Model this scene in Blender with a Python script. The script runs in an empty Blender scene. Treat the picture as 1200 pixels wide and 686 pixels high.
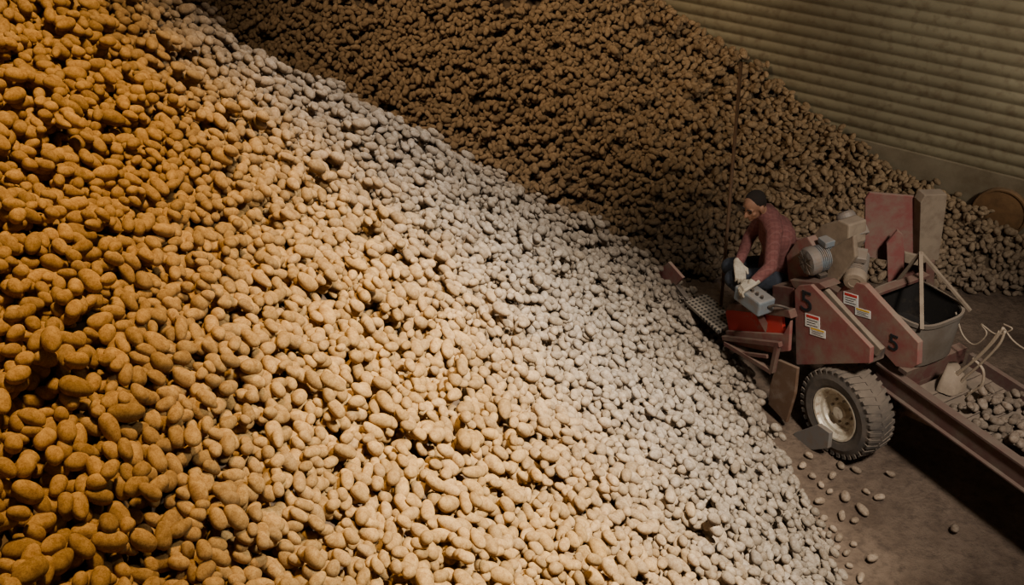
import bpy, bmesh, math, random
import numpy as np
from mathutils import Vector, Matrix
random.seed(4); rng=np.random.default_rng(11)
scene=bpy.context.scene
COL=scene.collection
FPX=1200*35/36.0
TH=math.radians(33); ct,st=math.cos(TH),math.sin(TH); CH=5.3
# ------------------------------------------------ camera
cd=bpy.data.cameras.new("camera"); cam=bpy.data.objects.new("camera",cd); COL.objects.link(cam)
cd.lens=35; cd.sensor_width=36; cam.location=(0,0,CH); cam.rotation_euler=(math.radians(90-33),0,0)
cd.clip_start=0.05; scene.camera=cam
def project(X,Y,Z):
    z=Z-CH; d=Y*ct-z*st; return 600+FPX*X/d, 343-FPX*(Y*st+z*ct)/d, d
# ------------------------------------------------ materials
def newmat(name):
    m=bpy.data.materials.new(name); m.use_nodes=True
    nt=m.node_tree; b=nt.nodes["Principled BSDF"]; return m,nt,b
def N(nt,t,**k):
    n=nt.nodes.new(t)
    for a,v in k.items():
        if a.startswith("i_"):
            key=a[2:].replace("_"," "); n.inputs[key].default_value=v
        else: setattr(n,a,v)
    return n
def mixc(nt,fac,a,b,mode='MIX'):
    n=nt.nodes.new("ShaderNodeMix"); n.data_type='RGBA'; n.blend_type=mode
    for idx,v in ((0,fac),(6,a),(7,b)):
        if isinstance(v,(int,float)): n.inputs[idx].default_value=v
        elif isinstance(v,(tuple,list)): n.inputs[idx].default_value=tuple(v)+((1,) if len(v)==3 else ())
        else: nt.links.new(v,n.inputs[idx])
    return n.outputs[2]
def ramp(nt,src,p0,p1,c0=(0,0,0,1),c1=(1,1,1,1)):
    r=nt.nodes.new("ShaderNodeValToRGB"); r.color_ramp.elements[0].position=p0; r.color_ramp.elements[1].position=p1
    r.color_ramp.elements[0].color=c0; r.color_ramp.elements[1].color=c1
    nt.links.new(src,r.inputs[0]); return r.outputs[0]
def bump(nt,b,src,strength,dist):
    n=nt.nodes.new("ShaderNodeBump"); n.inputs["Strength"].default_value=strength; n.inputs["Distance"].default_value=dist
    nt.links.new(src,n.inputs["Height"]); nt.links.new(n.outputs[0],b.inputs["Normal"])
def worn(name,col,dirt=(0.22,0.16,0.12),amount=0.5,rough=0.6,metal=0.0,scale=9,dustup=0.5):
    m,nt,b=newmat(name)
    geo=N(nt,"ShaderNodeNewGeometry")
    c=col
    if amount>0:
        n1=N(nt,"ShaderNodeTexNoise",i_Scale=float(scale),i_Detail=6.0,i_Roughness=0.65); nt.links.new(geo.outputs["Position"],n1.inputs["Vector"])
        f=ramp(nt,n1.outputs[0],0.62-amount*0.35,0.78-amount*0.15,(0.12*amount*2,)*3+(1,))
        c=mixc(nt,f,col,dirt)
    if dustup>0:
        sx=N(nt,"ShaderNodeSeparateXYZ"); nt.links.new(geo.outputs["Normal"],sx.inputs[0])
        up=ramp(nt,sx.outputs[2],0.3,1.0); 
        mu=N(nt,"ShaderNodeMath",operation='MULTIPLY'); nt.links.new(up,mu.inputs[0]); mu.inputs[1].default_value=dustup
        c=mixc(nt,mu.outputs[0],c,(0.28,0.215,0.16))
    if isinstance(c,tuple): b.inputs["Base Color"].default_value=c+(1,)
    else: nt.links.new(c,b.inputs["Base Color"])
    b.inputs["Roughness"].default_value=rough; b.inputs["Metallic"].default_value=metal
    n2=N(nt,"ShaderNodeTexNoise",i_Scale=60.0,i_Detail=3.0); nt.links.new(geo.outputs["Position"],n2.inputs["Vector"])
    bump(nt,b,n2.outputs[0],0.25,0.004)
    return m
M_red=worn("red_paint",(0.23,0.055,0.053),amount=0.65,rough=0.85,scale=6)
M_dkred=worn("dark_red_paint",(0.12,0.036,0.031),dirt=(0.14,0.10,0.07),amount=0.6,rough=0.85,dustup=0.3)
M_rail=worn("rail_paint",(0.080,0.031,0.026),dirt=(0.10,0.072,0.055),amount=0.6,rough=0.85,dustup=0.25)
M_bright=worn("bright_red_paint",(0.50,0.025,0.018),amount=0.15,dustup=0.15)
M_beige=worn("dusty_beige_metal",(0.27,0.21,0.15),dirt=(0.16,0.115,0.08),amount=0.6,rough=0.85)
M_grey=worn("grey_metal",(0.20,0.19,0.18),amount=0.4,metal=0.2)
M_blue=worn("grey_blue_motor",(0.19,0.23,0.26),amount=0.4,metal=0.1)
M_galv=worn("dusty_steel",(0.26,0.23,0.20),amount=0.5,metal=0.2)
M_tub=worn("dirty_tub_steel",(0.19,0.165,0.138),dirt=(0.12,0.09,0.065),amount=0.85,metal=0.05,rough=0.85,scale=5)
M_dark=worn("dark_steel",(0.035,0.028,0.024),amount=0.3,dustup=0.3)
M_black=worn("black_rubber",(0.012,0.010,0.009),amount=0.2,dirt=(0.04,0.03,0.02),dustup=0.0)
M_rust=worn("rusty_steel",(0.13,0.070,0.040),amount=0.4)
M_rodm=worn("rusty_rod",(0.34,0.20,0.12),amount=0.3)
M_earth=worn("caked_earth",(0.22,0.115,0.05),dirt=(0.12,0.065,0.03),amount=0.6,rough=1.0,dustup=0.2)
M_rubber=worn("dusty_rubber",(0.042,0.038,0.035),dirt=(0.12,0.095,0.075),amount=0.8,rough=0.95,dustup=0.45)
M_rim=worn("worn_rim",(0.70,0.63,0.50),dirt=(0.26,0.14,0.08),amount=0.3,scale=22,metal=0.2,rough=0.45,dustup=0.2)
M_white=worn("white_sticker",(0.80,0.78,0.74),amount=0.0,dustup=0.0)
M_ink=worn("black_ink",(0.008,0.008,0.010),amount=0.0,dustup=0.0,rough=0.9)
M_rink=worn("red_ink",(0.6,0.03,0.03),amount=0.0,dustup=0.0)
M_yink=worn("yellow_ink",(0.8,0.48,0.03),amount=0.0,dustup=0.0)
M_cable=worn("dusty_cable",(0.34,0.27,0.195),amount=0.3)
M_belt=worn("conveyor_rubber",(0.05,0.04,0.035),amount=0.5)

def potato_mat(name,attr,col=(0.5,0.3,0.12)):
    m,nt,b=newmat(name)
    geo=N(nt,"ShaderNodeNewGeometry")
    if attr:
        a=N(nt,"ShaderNodeAttribute",attribute_name="Col"); c=a.outputs["Color"]
    else:
        oi=N(nt,"ShaderNodeObjectInfo")
        c=mixc(nt,oi.outputs["Random"],tuple(v*0.70 for v in col),tuple(v*1.18 for v in col))
    n1=N(nt,"ShaderNodeTexNoise",i_Scale=38.0,i_Detail=7.0,i_Roughness=0.75); nt.links.new(geo.outputs["Position"],n1.inputs["Vector"])
    f=ramp(nt,n1.outputs[0],0.38,0.64)
    c2=mixc(nt,f,c,(0.56,0.50,0.45),'MULTIPLY')
    n3=N(nt,"ShaderNodeTexNoise",i_Scale=220.0,i_Detail=4.0,i_Roughness=0.7); nt.links.new(geo.outputs["Position"],n3.inputs["Vector"])
    f3=ramp(nt,n3.outputs[0],0.48,0.66)
    c3=mixc(nt,f3,c2,(0.66,0.58,0.54),'MULTIPLY')
    nt.links.new(c3,b.inputs["Base Color"]); b.inputs["Roughness"].default_value=1.0
    b.inputs["Specular IOR Level"].default_value=0.05
    bump(nt,b,n3.outputs[0],0.45,0.004)
    return m
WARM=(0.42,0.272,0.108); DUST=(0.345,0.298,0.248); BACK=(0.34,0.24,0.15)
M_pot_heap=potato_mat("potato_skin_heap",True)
M_pot=potato_mat("potato_skin",False,WARM)
M_potg=potato_mat("potato_skin_dusty",False,(0.27,0.22,0.175))
M_potf=potato_mat("potato_skin_pale",False,(0.36,0.29,0.225))
m,nt,b=newmat("heap_soil"); b.inputs["Base Color"].default_value=(0.09,0.06,0.038,1); b.inputs["Roughness"].default_value=1
n=N(nt,"ShaderNodeTexNoise",i_Scale=30.0); bump(nt,b,n.outputs[0],0.5,0.02); M_soil=m

# ------------------------------------------------ mesh helpers
CEN={}
def mkobj(name,verts,faces,mat,parent=None,smooth=False,bevel=0.0,center=None,sub=0):
    """verts are absolute in the parent's top frame; origin is moved to the centre"""
    V=[Vector(v) for v in verts]
    if center is None:
        lo=Vector([min(v[i] for v in V) for i in range(3)]); hi=Vector([max(v[i] for v in V) for i in range(3)]); center=(lo+hi)/2
    center=Vector(center)
    me=bpy.data.meshes.new(name); me.from_pydata([tuple(v-center) for v in V],[],faces); me.update()
    bm=bmesh.new(); bm.from_mesh(me); bmesh.ops.recalc_face_normals(bm,faces=bm.faces); bm.to_mesh(me); bm.free()
    if smooth: me.polygons.foreach_set("use_smooth",[True]*len(me.polygons))
    me.materials.append(mat)
    o=bpy.data.objects.new(name,me); COL.objects.link(o)
    if parent is not None:
        o.parent=parent; o.location=center-CEN.get(parent.name,Vector((0,0,0)))
    else: o.location=center
    CEN[o.name]=center
    if bevel>0:
        bv=o.modifiers.new("bevel",'BEVEL'); bv.width=bevel; bv.segments=2; bv.limit_method='ANGLE'
    return o
class Geo:
    def __init__(s): s.v=[]; s.f=[]
    def add(s,v,f):
        k=len(s.v); s.v+= [Vector(x) for x in v]; s.f+=[tuple(i+k for i in q) for q in f]; return s
def extr(pts,off):
    n=len(pts); off=Vector(off)
    v=[Vector(p) for p in pts]+[Vector(p)+off for p in pts]
    f=[tuple(range(n)),tuple(range(2*n-1,n-1,-1))]+[(i,i+n,(i+1)%n+n,(i+1)%n) for i in range(n)]
    return v,f
def boxg(lo,hi):
    x0,y0,z0=lo;x1,y1,z1=hi
    return extr([(x0,y0,z0),(x1,y0,z0),(x1,y1,z0),(x0,y1,z0)],(0,0,z1-z0))
def frame(d):
    d=Vector(d).normalized(); a=Vector((0,0,1)) if abs(d.z)<0.9 else Vector((1,0,0))
    u=d.cross(a).normalized(); w=d.cross(u); return d,u,w
def lathe(p,axis,prof,n=24,closed_ends=True):
    p=Vector(p); d,u,w=frame(axis); v=[];f=[]
    for (a,r) in prof:
        for i in range(n):
            t=2*math.pi*i/n; v.append(p+d*a+(u*math.cos(t)+w*math.sin(t))*r)
    for k in range(len(prof)-1):
        for i in range(n):
            j=(i+1)%n; f.append((k*n+i,k*n+j,(k+1)*n+j,(k+1)*n+i))
    if closed_ends:
        f.append(tuple(range(n))[::-1]); f.append(tuple((len(prof)-1)*n+i for i in range(n)))
    return v,f
def rod(a,b,r,n=12):
    a=Vector(a);b=Vector(b); return lathe(a,b-a,[(0,r),((b-a).length,r)],n)
def bar(a,b,w,h):
    a=Vector(a);b=Vector(b); d=(b-a).normalized(); s=d.cross(Vector((0,0,1)))
    if s.length<1e-3: s=Vector((1,0,0))
    s.normalize(); t=s.cross(d)
    q=[a+s*w/2+t*h/2,a-s*w/2+t*h/2,a-s*w/2-t*h/2,a+s*w/2-t*h/2]; return extr(q,b-a)
def catmull(P,k=8):
    P=[Vector(p) for p in P]; Q=[P[0]*2-P[1]]+P+[P[-1]*2-P[-2]]; out=[]
    for i in range(1,len(Q)-2):
        for j in range(k):
            t=j/k; a,b_,c,d=Q[i-1],Q[i],Q[i+1],Q[i+2]
            out.append(0.5*((2*b_)+(c-a)*t+(2*a-5*b_+4*c-d)*t*t+(3*b_-a-3*c+d)*t**3))
    out.append(P[-1]); return out
def tube(P,r,n=8):
    P=catmull(P); v=[];f=[]; u=None
    for i,p in enumerate(P):
        d=(P[min(i+1,len(P)-1)]-P[max(i-1,0)]).normalized()
        if u is None: _,u,_w=frame(d)
        u=(u-d*u.dot(d)).normalized(); w=d.cross(u)
        for k in range(n):
            t=2*math.pi*k/n; v.append(p+(u*math.cos(t)+w*math.sin(t))*r)
    for i in range(len(P)-1):
        for k in range(n):
            j=(k+1)%n; f.append((i*n+k,i*n+j,(i+1)*n+j,(i+1)*n+k))
    f.append(tuple(range(n))); f.append(tuple((len(P)-1)*n+k for k in range(n)))
    return v,f

# ------------------------------------------------ terrain of the heap
def nominal(X,Y):
    X=np.asarray(X,float);Y=np.asarray(Y,float)
    plane=lambda x,y: 3.16-0.785*(x+1.39)-0.10*(y-1.83)
    yc=np.minimum(7.35+0.42*X,7.85-0.10*np.maximum(X-1.0,0))
    yc=np.maximum(yc,5.9)
    fr=np.where(Y<yc,plane(X,Y),plane(X,yc)-0.78*(Y-yc))
    fr=fr-0.36*np.clip((3.4-Y)/1.8,0,1)*np.clip((0.3-X)/1.5,0,1)
    k=0.78+0.10*np.clip((X-3.8)/0.9,0,1)
    bk=k*(Y-(8.30-0.22*np.clip((X-3.5)/1.3,0,1)-0.35*np.maximum(X-4.8,0)))
    bk=np.minimum(bk,3.6)
    s=0.13
    h=s*np.logaddexp(fr/s,bk/s)
    h=h+0.03*np.sin(1.9*X+0.7*Y)*np.sin(1.3*Y-0.8*X+1)+0.018*np.sin(4.1*X-2*Y)+0.018*np.sin(3.3*Y+1.7*X)
    return h-0.05
X0,Y0,G=-4.6,0.9,0.010
NX,NY=int((6.3-X0)/G),int((13.2-Y0)/G)
gx=X0+(np.arange(NX)+0.5)*G; gy=Y0+(np.arange(NY)+0.5)*G
GX,GY=np.meshgrid(gx,gy,indexing='ij')
NOM=nominal(GX,GY)
px,py,dd=project(GX,GY,NOM)
mask=(px>-220)&(px<1320)&(py>-110)&(py<800)&(NOM>0.008)&(GY+0.7247*GX<12.13)
H=np.maximum(NOM-0.043,0.0)
gradx,grady=np.gradient(NOM,G,G)
idx=np.argwhere(mask)
POT=[]
def sizes():
    L=float(np.clip(0.073*np.exp(rng.normal(0,0.22)),0.046,0.125))
    W=L*rng.uniform(0.56,0.78)*(0.073/L)**0.4
    return L/2,W/2,W/2*rng.uniform(0.86,0.98)
def orient(g0,g1):
    n=np.array([-g0,-g1,1.0]); n/=np.linalg.norm(n)
    t=rng.normal(size=3); t-=n*t.dot(n); t/=np.linalg.norm(t)
    t=t+n*rng.normal(0,0.18); t/=np.linalg.norm(t)
    b_=np.cross(n,t); b_/=np.linalg.norm(b_); c=np.cross(t,b_)
    return np.stack([t,b_,c],1)
def fit(Hg,ox,oy,x,y,S):
    rx,ry=math.sqrt(S[0,0]),math.sqrt(S[1,1])
    i0=max(int((x-rx-ox)/G),0); i1=min(int((x+rx-ox)/G)+1,Hg.shape[0]); j0=max(int((y-ry-oy)/G),0); j1=min(int((y+ry-oy)/G)+1,Hg.shape[1])
    dx=(ox+(np.arange(i0,i1)+0.5)*G-x)[:,None]; dy=(oy+(np.arange(j0,j1)+0.5)*G-y)[None,:]
    det=S[0,0]*S[1,1]-S[0,1]**2; A=S[1,1]/det;B=-S[0,1]/det;C=S[0,0]/det
    q=A*dx*dx+2*B*dx*dy+C*dy*dy
    u0=S[2,0]*A+S[2,1]*B; u1=S[2,0]*B+S[2,1]*C
    k=max(S[2,2]-(u0*S[0,2]+u1*S[1,2]),1e-9)
    hz=np.sqrt(k*np.clip(1-q,0,1)); zm=u0*dx+u1*dy
    ok=q<1
    sub=Hg[i0:i1,j0:j1]
    if not ok.any(): return None
    zc=np.where(ok,sub-(zm-hz),-99).max()
    return zc,(i0,i1,j0,j1),ok,zm+hz
def drop(Hg,ox,oy,x,y,g0,g1,nomf,tries=4,slack=0.010):
    a,b_,c=sizes(); best=None
    for k in range(tries):
        R=orient(g0,g1); S=R@np.diag([a*a,b_*b_,c*c])@R.T
        xx=x+(rng.normal(0,0.012) if k else 0); yy=y+(rng.normal(0,0.012) if k else 0)
        r=fit(Hg,ox,oy,xx,yy,S)
        if r is None: continue
        sc=r[0]-(nomf+g0*(xx-x)+g1*(yy-y))
        if best is None or sc<best[0]: best=(sc,xx,yy,R,r)
    sc,xx,yy,R,r=best; zc,(i0,i1,j0,j1),ok,up=r; zc-=slack
    sub=Hg[i0:i1,j0:j1]; sub[ok]=np.maximum(sub[ok],(zc+up)[ok])
    return [xx,yy,zc,R,a,b_,c]
att=92000
K=12
pick=rng.integers(0,len(idx),size=(att,K))
for t in range(att):
    c=idx[pick[t]]; D=H[c[:,0],c[:,1]]-NOM[c[:,0],c[:,1]]; j=int(D.argmin())
    if D[j]>-0.010: continue
    i,jj=c[j]
    POT.append(drop(H,X0,Y0,gx[i],gy[jj],gradx[i,jj],grady[i,jj],NOM[i,jj]))
print("heap potatoes",len(POT))
def ico(sub):
    bm=bmesh.new(); bmesh.ops.create_icosphere(bm,subdivisions=sub,radius=1)
    v=np.array([x.co[:] for x in bm.verts]); f=np.array([[q.index for q in p.verts] for p in bm.faces]); bm.free(); return v,f
def shapes(v,nv=14):
    out=[]; r2=np.random.default_rng(5)
    for k in range(nv):
        w=v.copy()
        bl=r2.uniform(0.0,0.35); w=w*(1+bl*0.35*(np.abs(w[:,0:1])**2)*(1-w[:,0:1]**2)*2)
        for q in range(5):
            d=r2.normal(size=3); d/=np.linalg.norm(d); fr=r2.uniform(1.6,4.6)
            w=w*(1+r2.uniform(0.012,0.032)*np.sin(fr*(v@d)+r2.uniform(0,6))[:,None])
        tp=r2.uniform(-0.2,0.2); w[:,1:]*=(1+tp*w[:,0:1])
        bd=r2.uniform(-0.10,0.10); w[:,1]+=bd*(w[:,0]**2-0.4)
        out.append(w)
    return out
NS=14
v4,f4=ico(4); v3,f3=ico(3)
S4=shapes(v4); S3=shapes(v3)
def uvs(n,m):
    v=[(1,0,0)];f=[]
    for i in range(1,m):
        for j in range(n):
            a=math.pi*i/m;b_=2*math.pi*j/n; v.append((math.cos(a),math.sin(a)*math.cos(b_),math.sin(a)*math.sin(b_)))
    v.append((-1,0,0)); L=len(v)-1
    for j in range(n):
        f.append((0,1+j,1+(j+1)%n)); f.append((L,1+(m-2)*n+(j+1)%n,1+(m-2)*n+j))
        for i in range(m-2):
            a=1+i*n+j;b_=1+i*n+(j+1)%n; f.append((a,a+n,b_)); f.append((b_,a+n,b_+n))
    return np.array(v,float),np.array(f)
vu,fu=uvs(12,8); SU=shapes(vu)
def dustf(x,y):
    s=0.7*(x+y); t=0.7*(y-x)
    s0=3.33-0.25*max(t-3.9,0)**2-0.15*max(3.2-t,0)
    return 1/(1+math.exp(-(s-s0)/0.34))
# ---- potatoes on the rear conveyor (frame of the machine)
MO=Vector((2.46,5.87,0)); MA=math.radians(28.7)
MM=Matrix.Translation(MO)@Matrix.Rotation(MA,4,'Z'); MI=MM.inverted()
bH=np.full((int(1.4/G),int(2.2/G)),5.0); bx0,by0=0.30,-2.3
bxs=bx0+(np.arange(bH.shape[0])+0.5)*G; bys=by0+(np.arange(bH.shape[1])+0.5)*G
for i in np.where((bxs>0.345)&(bxs<0.975))[0]: bH[i,(bys>-1.45)&(bys<-0.60)]=0.713
R3=np.array(MM.to_3x3())
ids=np.argwhere((bH<1)); BELT=[]
for t in range(3000):
    c=ids[rng.integers(0,len(ids),8)]; D=bH[c[:,0],c[:,1]]; j=D.argmin()
    if D[j]>0.74: continue
    a=min(max(bxs[c[j,0]],0.40),0.92); b__=bys[c[j,1]]
    Hs=bH.copy()
    p=drop(bH,bx0,by0,a,b__,0,0,0.7,tries=2,slack=0.004)
    if p[2]>1.0: bH[:]=Hs; continue
    wpt=MM@Vector(p[:3]); p[0],p[1],p[2]=wpt; p[3]=R3@p[3]; BELT.append(p)
    if len(BELT)>=125: break
print("belt",len(BELT))
fl=[(985,548),(1003,553),(1043,558),(1015,578),(986,607),(1022,657),(995,665),(1118,623),(975,560),(957,640),(976,622),(960,590),(1000,640),(968,672),(1010,600),(940,548),(952,560),(965,610),(985,660),(1008,680),(948,536),(990,585),(972,578),(983,633),(1001,612),(992,650),(978,645),(1030,585),(962,570)]
FLO=[]
for (a,b_) in fl:
    x=(a-600)/FPX; v=(343-b_)/FPX; t=CH/(st-ct*v)
    X,Y=x*t,t*(ct+st*v)
    i=int((X-X0)/G); j=int((Y-Y0)/G)
    if H[i-3:i+4,j-3:j+4].max()>0.02: continue
    FLO.append(drop(H,X0,Y0,X,Y,0,0,0,tries=1,slack=0.002))
# ---- choose the individual potatoes (largest visible)
cand=[]
for k,p in enumerate(POT):
    a,b_,d=project(p[0],p[1],p[2]); p.append(d)
    if not(4<a<1196 and 4<b_<682): continue
    i=int((p[0]-X0)/G); j=int((p[1]-Y0)/G)
    if H[i,j]-p[2]>p[6]*1.15+0.003: continue
    cand.append((-(p[4]+p[5])/d,k))
cand.sort(); chosen=set(k for _,k in cand[:300-len(BELT)-len(FLO)])
VV=[];FF=[];CC=[];off=0
for k,p in enumerate(POT):
    if k in chosen: continue
    x,y,z,R,a,b_,c,d=p[:8]
    si=rng.integers(0,NS)
    v,f=(S3[si],f3) if d<6.2 else (SU[si],fu)
    w=(v*np.array([a,b_,c])*1.06)@R.T+np.array([x,y,z])
    du=dustf(x,y); 
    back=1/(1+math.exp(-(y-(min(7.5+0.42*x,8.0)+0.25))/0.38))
    jit=rng.random(); 
    du=np.clip(du+rng.normal(0,0.06),0,1)
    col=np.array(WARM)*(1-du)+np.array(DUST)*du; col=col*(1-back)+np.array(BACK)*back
    col=col*(0.75+0.40*jit)
    col=col*(1-0.70*math.exp(-((x-1.6)**2/1.0+(y-8.5)**2/0.45)))  # shade of the hollow behind the operator, put into the potato colour
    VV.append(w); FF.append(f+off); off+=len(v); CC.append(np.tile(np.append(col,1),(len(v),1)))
nt_pot=sum(len(f) for f in FF)
stp=6; ci=np.arange(0,NX,stp); cj=np.arange(0,NY,stp)
cz=np.maximum(NOM[np.ix_(ci,cj)]-0.048,-0.03)
gv=np.stack([GX[np.ix_(ci,cj)],GY[np.ix_(ci,cj)],cz],-1).reshape(-1,3)
ii,jj=np.meshgrid(np.arange(len(ci)-1),np.arange(len(cj)-1),indexing='ij'); nj=len(cj)
wal=(gv[:,1]+0.7247*gv[:,0]<12.2)&(gv[:,2]>-0.03)
q00=(ii*nj+jj).ravel();q10=q00+nj;q11=q10+1;q01=q00+1
keep=(wal[q00]&wal[q10]&wal[q11]&wal[q01])
tri=np.concatenate([np.stack([q00,q10,q11],1)[keep],np.stack([q00,q11,q01],1)[keep]])
VV.append(gv); FF.append(tri+off); CC.append(np.tile(np.array([.03,.02,.01,1]),(len(gv),1)))
V=np.concatenate(VV);F=np.concatenate(FF);C=np.concatenate(CC)
me=bpy.data.meshes.new("potato_heap")
me.vertices.add(len(V)); me.vertices.foreach_set("co",V.astype(np.float32).ravel())
me.loops.add(len(F)*3); me.loops.foreach_set("vertex_index",F.astype(np.int32).ravel())
me.polygons.add(len(F)); me.polygons.foreach_set("loop_start",(np.arange(len(F))*3).astype(np.int32))
me.materials.append(M_pot_heap); me.materials.append(M_soil)
mi=np.zeros(len(F),np.int32); mi[nt_pot:]=1; me.polygons.foreach_set("material_index",mi)
me.polygons.foreach_set("use_smooth",np.ones(len(F),bool))
me.update(calc_edges=True)
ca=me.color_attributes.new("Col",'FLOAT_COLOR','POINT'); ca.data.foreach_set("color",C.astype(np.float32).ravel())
heap=bpy.data.objects.new("potato_heap",me); COL.objects.link(heap)
heap["label"]="huge sloping heap of brown russet potatoes, partly dusty grey"; heap["category"]="potatoes"; heap["kind"]="stuff"
def potmeshes(mat):
    L=[]
    for k in range(NS):
        m_=bpy.data.meshes.new("potato_shape"); m_.from_pydata((S4[k]).tolist(),[],f4.tolist()); m_.materials.append(mat)
        m_.polygons.foreach_set("use_smooth",[True]*len(m_.polygons)); m_.update(); L.append(m_)
    return L
PM=potmeshes(M_pot); PG=potmeshes(M_potg); PF=potmeshes(M_potf)
def addpot(p,meshes,label,group):
    x,y,z,R,a,b_,c=p[:7]
    o=bpy.data.objects.new("potato",meshes[int(rng.integers(0,NS))]); COL.objects.link(o)
    Mx=Matrix([list(R[i])+[(x,y,z)[i]] for i in range(3)]+[[0,0,0,1]])@Matrix.Diagonal((a*1.04,b_*1.04,c*1.04,1))
    o.matrix_world=Mx
    o["label"]=label; o["category"]="potato"; o["group"]=group; return o
for k in sorted(chosen):
    L=POT[k][4]*2
    lab="large oblong golden-brown russet potato on the heap" if L>0.10 else ("small rounded golden-brown russet potato on the heap" if L<0.070 else "golden-brown dusty russet potato lying on the heap")
    addpot(POT[k],PM,lab,"russet potatoes on the heap")
for p in FLO: addpot(p,PF,"dusty brown potato lying loose on the dirt floor","loose potatoes on the dirt floor")
for p in BELT: addpot(p,PG,"dusty grey-brown potato riding on the conveyor belt","potatoes on the conveyor belt")

# ------------------------------------------------ setting
m,nt,b=newmat("dirt_floor")
geo=N(nt,"ShaderNodeNewGeometry")
n1=N(nt,"ShaderNodeTexNoise",i_Scale=1.6,i_Detail=9.0,i_Roughness=0.7); nt.links.new(geo.outputs[0],n1.inputs["Vector"])
n2=N(nt,"ShaderNodeTexNoise",i_Scale=14.0,i_Detail=8.0,i_Roughness=0.7); nt.links.new(geo.outputs[0],n2.inputs["Vector"])
c=mixc(nt,ramp(nt,n1.outputs[0],0.38,0.62),(0.095,0.062,0.042),(0.185,0.13,0.093))
c=mixc(nt,ramp(nt,n2.outputs[0],0.48,0.75),c,(0.060,0.039,0.028))
nt.links.new(c,b.inputs["Base Color"]); b.inputs["Roughness"].default_value=0.95
n4=N(nt,"ShaderNodeTexNoise",i_Scale=4.0,i_Detail=4.0,i_Distortion=1.2); nt.links.new(geo.outputs[0],n4.inputs["Vector"])
ad=N(nt,"ShaderNodeMath",operation='MULTIPLY_ADD'); nt.links.new(n4.outputs[0],ad.inputs[0]); ad.inputs[1].default_value=1.4; nt.links.new(n2.outputs[0],ad.inputs[2])
bump(nt,b,ad.outputs[0],0.7,0.05); M_floor=m
fv=[];ff=[]
nf=60
for i in range(nf+1):
    for j in range(nf+1):
        x=-8+18*i/nf; y=-3+18*j/nf
        fv.append((x,y,-0.012+0.010*math.sin(3*x+y)*math.sin(2.3*y)))
for i in range(nf):
    for j in range(nf):
        a=i*(nf+1)+j; ff.append((a,a+nf+1,a+nf+2,a+1))
o=mkobj("floor",fv,ff,M_floor,smooth=True); o["kind"]="structure"
wd=Vector((0.81,-0.587,0)).normalized(); wn=Vector((-wd.y,wd.x,0))*-1
if wn.y>0: wn=-wn
wp=Vector((1.87,10.9,0))
m,nt,b=newmat("corrugated_steel")
geo=N(nt,"ShaderNodeNewGeometry")
n1=N(nt,"ShaderNodeTexNoise",i_Scale=1.2,i_Detail=7.0,i_Roughness=0.6); nt.links.new(geo.outputs[0],n1.inputs["Vector"])
c=mixc(nt,ramp(nt,n1.outputs[0],0.3,0.7),(0.18,0.145,0.090),(0.27,0.23,0.15))
n2=N(nt,"ShaderNodeTexNoise",i_Scale=12.0,i_Detail=6.0); nt.links.new(geo.outputs[0],n2.inputs["Vector"])
c=mixc(nt,ramp(nt,n2.outputs[0],0.5,0.8),c,(0.14,0.10,0.06))
nt.links.new(c,b.inputs["Base Color"]); b.inputs["Roughness"].default_value=0.6; b.inputs["Metallic"].default_value=0.1
bump(nt,b,n2.outputs[0],0.15,0.01); M_wall=m
v=[];f=[]; zs=np.arange(0.95,6.0,0.12/12)
for z in zs:
    ph=(z%0.12)/0.12*2*math.pi
    off_=0.035*((z-0.95)**2)+0.010*(abs(math.sin(ph/2))*2-1)
    for s in (-6,-3,0,3,6,9):
        v.append(wp+wd*s+wn*off_+Vector((0,0,z)))
for k in range(len(zs)-1):
    for s in range(5): a=k*6+s; f.append((a,a+1,a+7,a+6))
o=mkobj("wall_back",v,f,M_wall,smooth=True); o["kind"]="structure"; o["label"]="dusty corrugated steel arch wall of the storage shed"
m,nt,b=newmat("concrete")
geo=N(nt,"ShaderNodeNewGeometry")
n1=N(nt,"ShaderNodeTexNoise",i_Scale=2.0,i_Detail=9.0,i_Roughness=0.7); nt.links.new(geo.outputs[0],n1.inputs["Vector"])
c=mixc(nt,ramp(nt,n1.outputs[0],0.35,0.68),(0.15,0.11,0.068),(0.26,0.21,0.145)); nt.links.new(c,b.inputs["Base Color"]); b.inputs["Roughness"].default_value=0.9
bump(nt,b,n1.outputs[0],0.4,0.02); M_conc=m
q=[wp+wd*(-6)+wn*0.02,wp+wd*9+wn*0.02,wp+wd*9-wn*0.2,wp+wd*(-6)-wn*0.2]
g=extr([p+Vector((0,0,-0.05)) for p in q],(0,0,1.03)); o=mkobj("trim_1",g[0],g[1],M_conc,bevel=0.01); o["kind"]="structure"; o["label"]="concrete stem wall under the corrugated steel"

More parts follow.
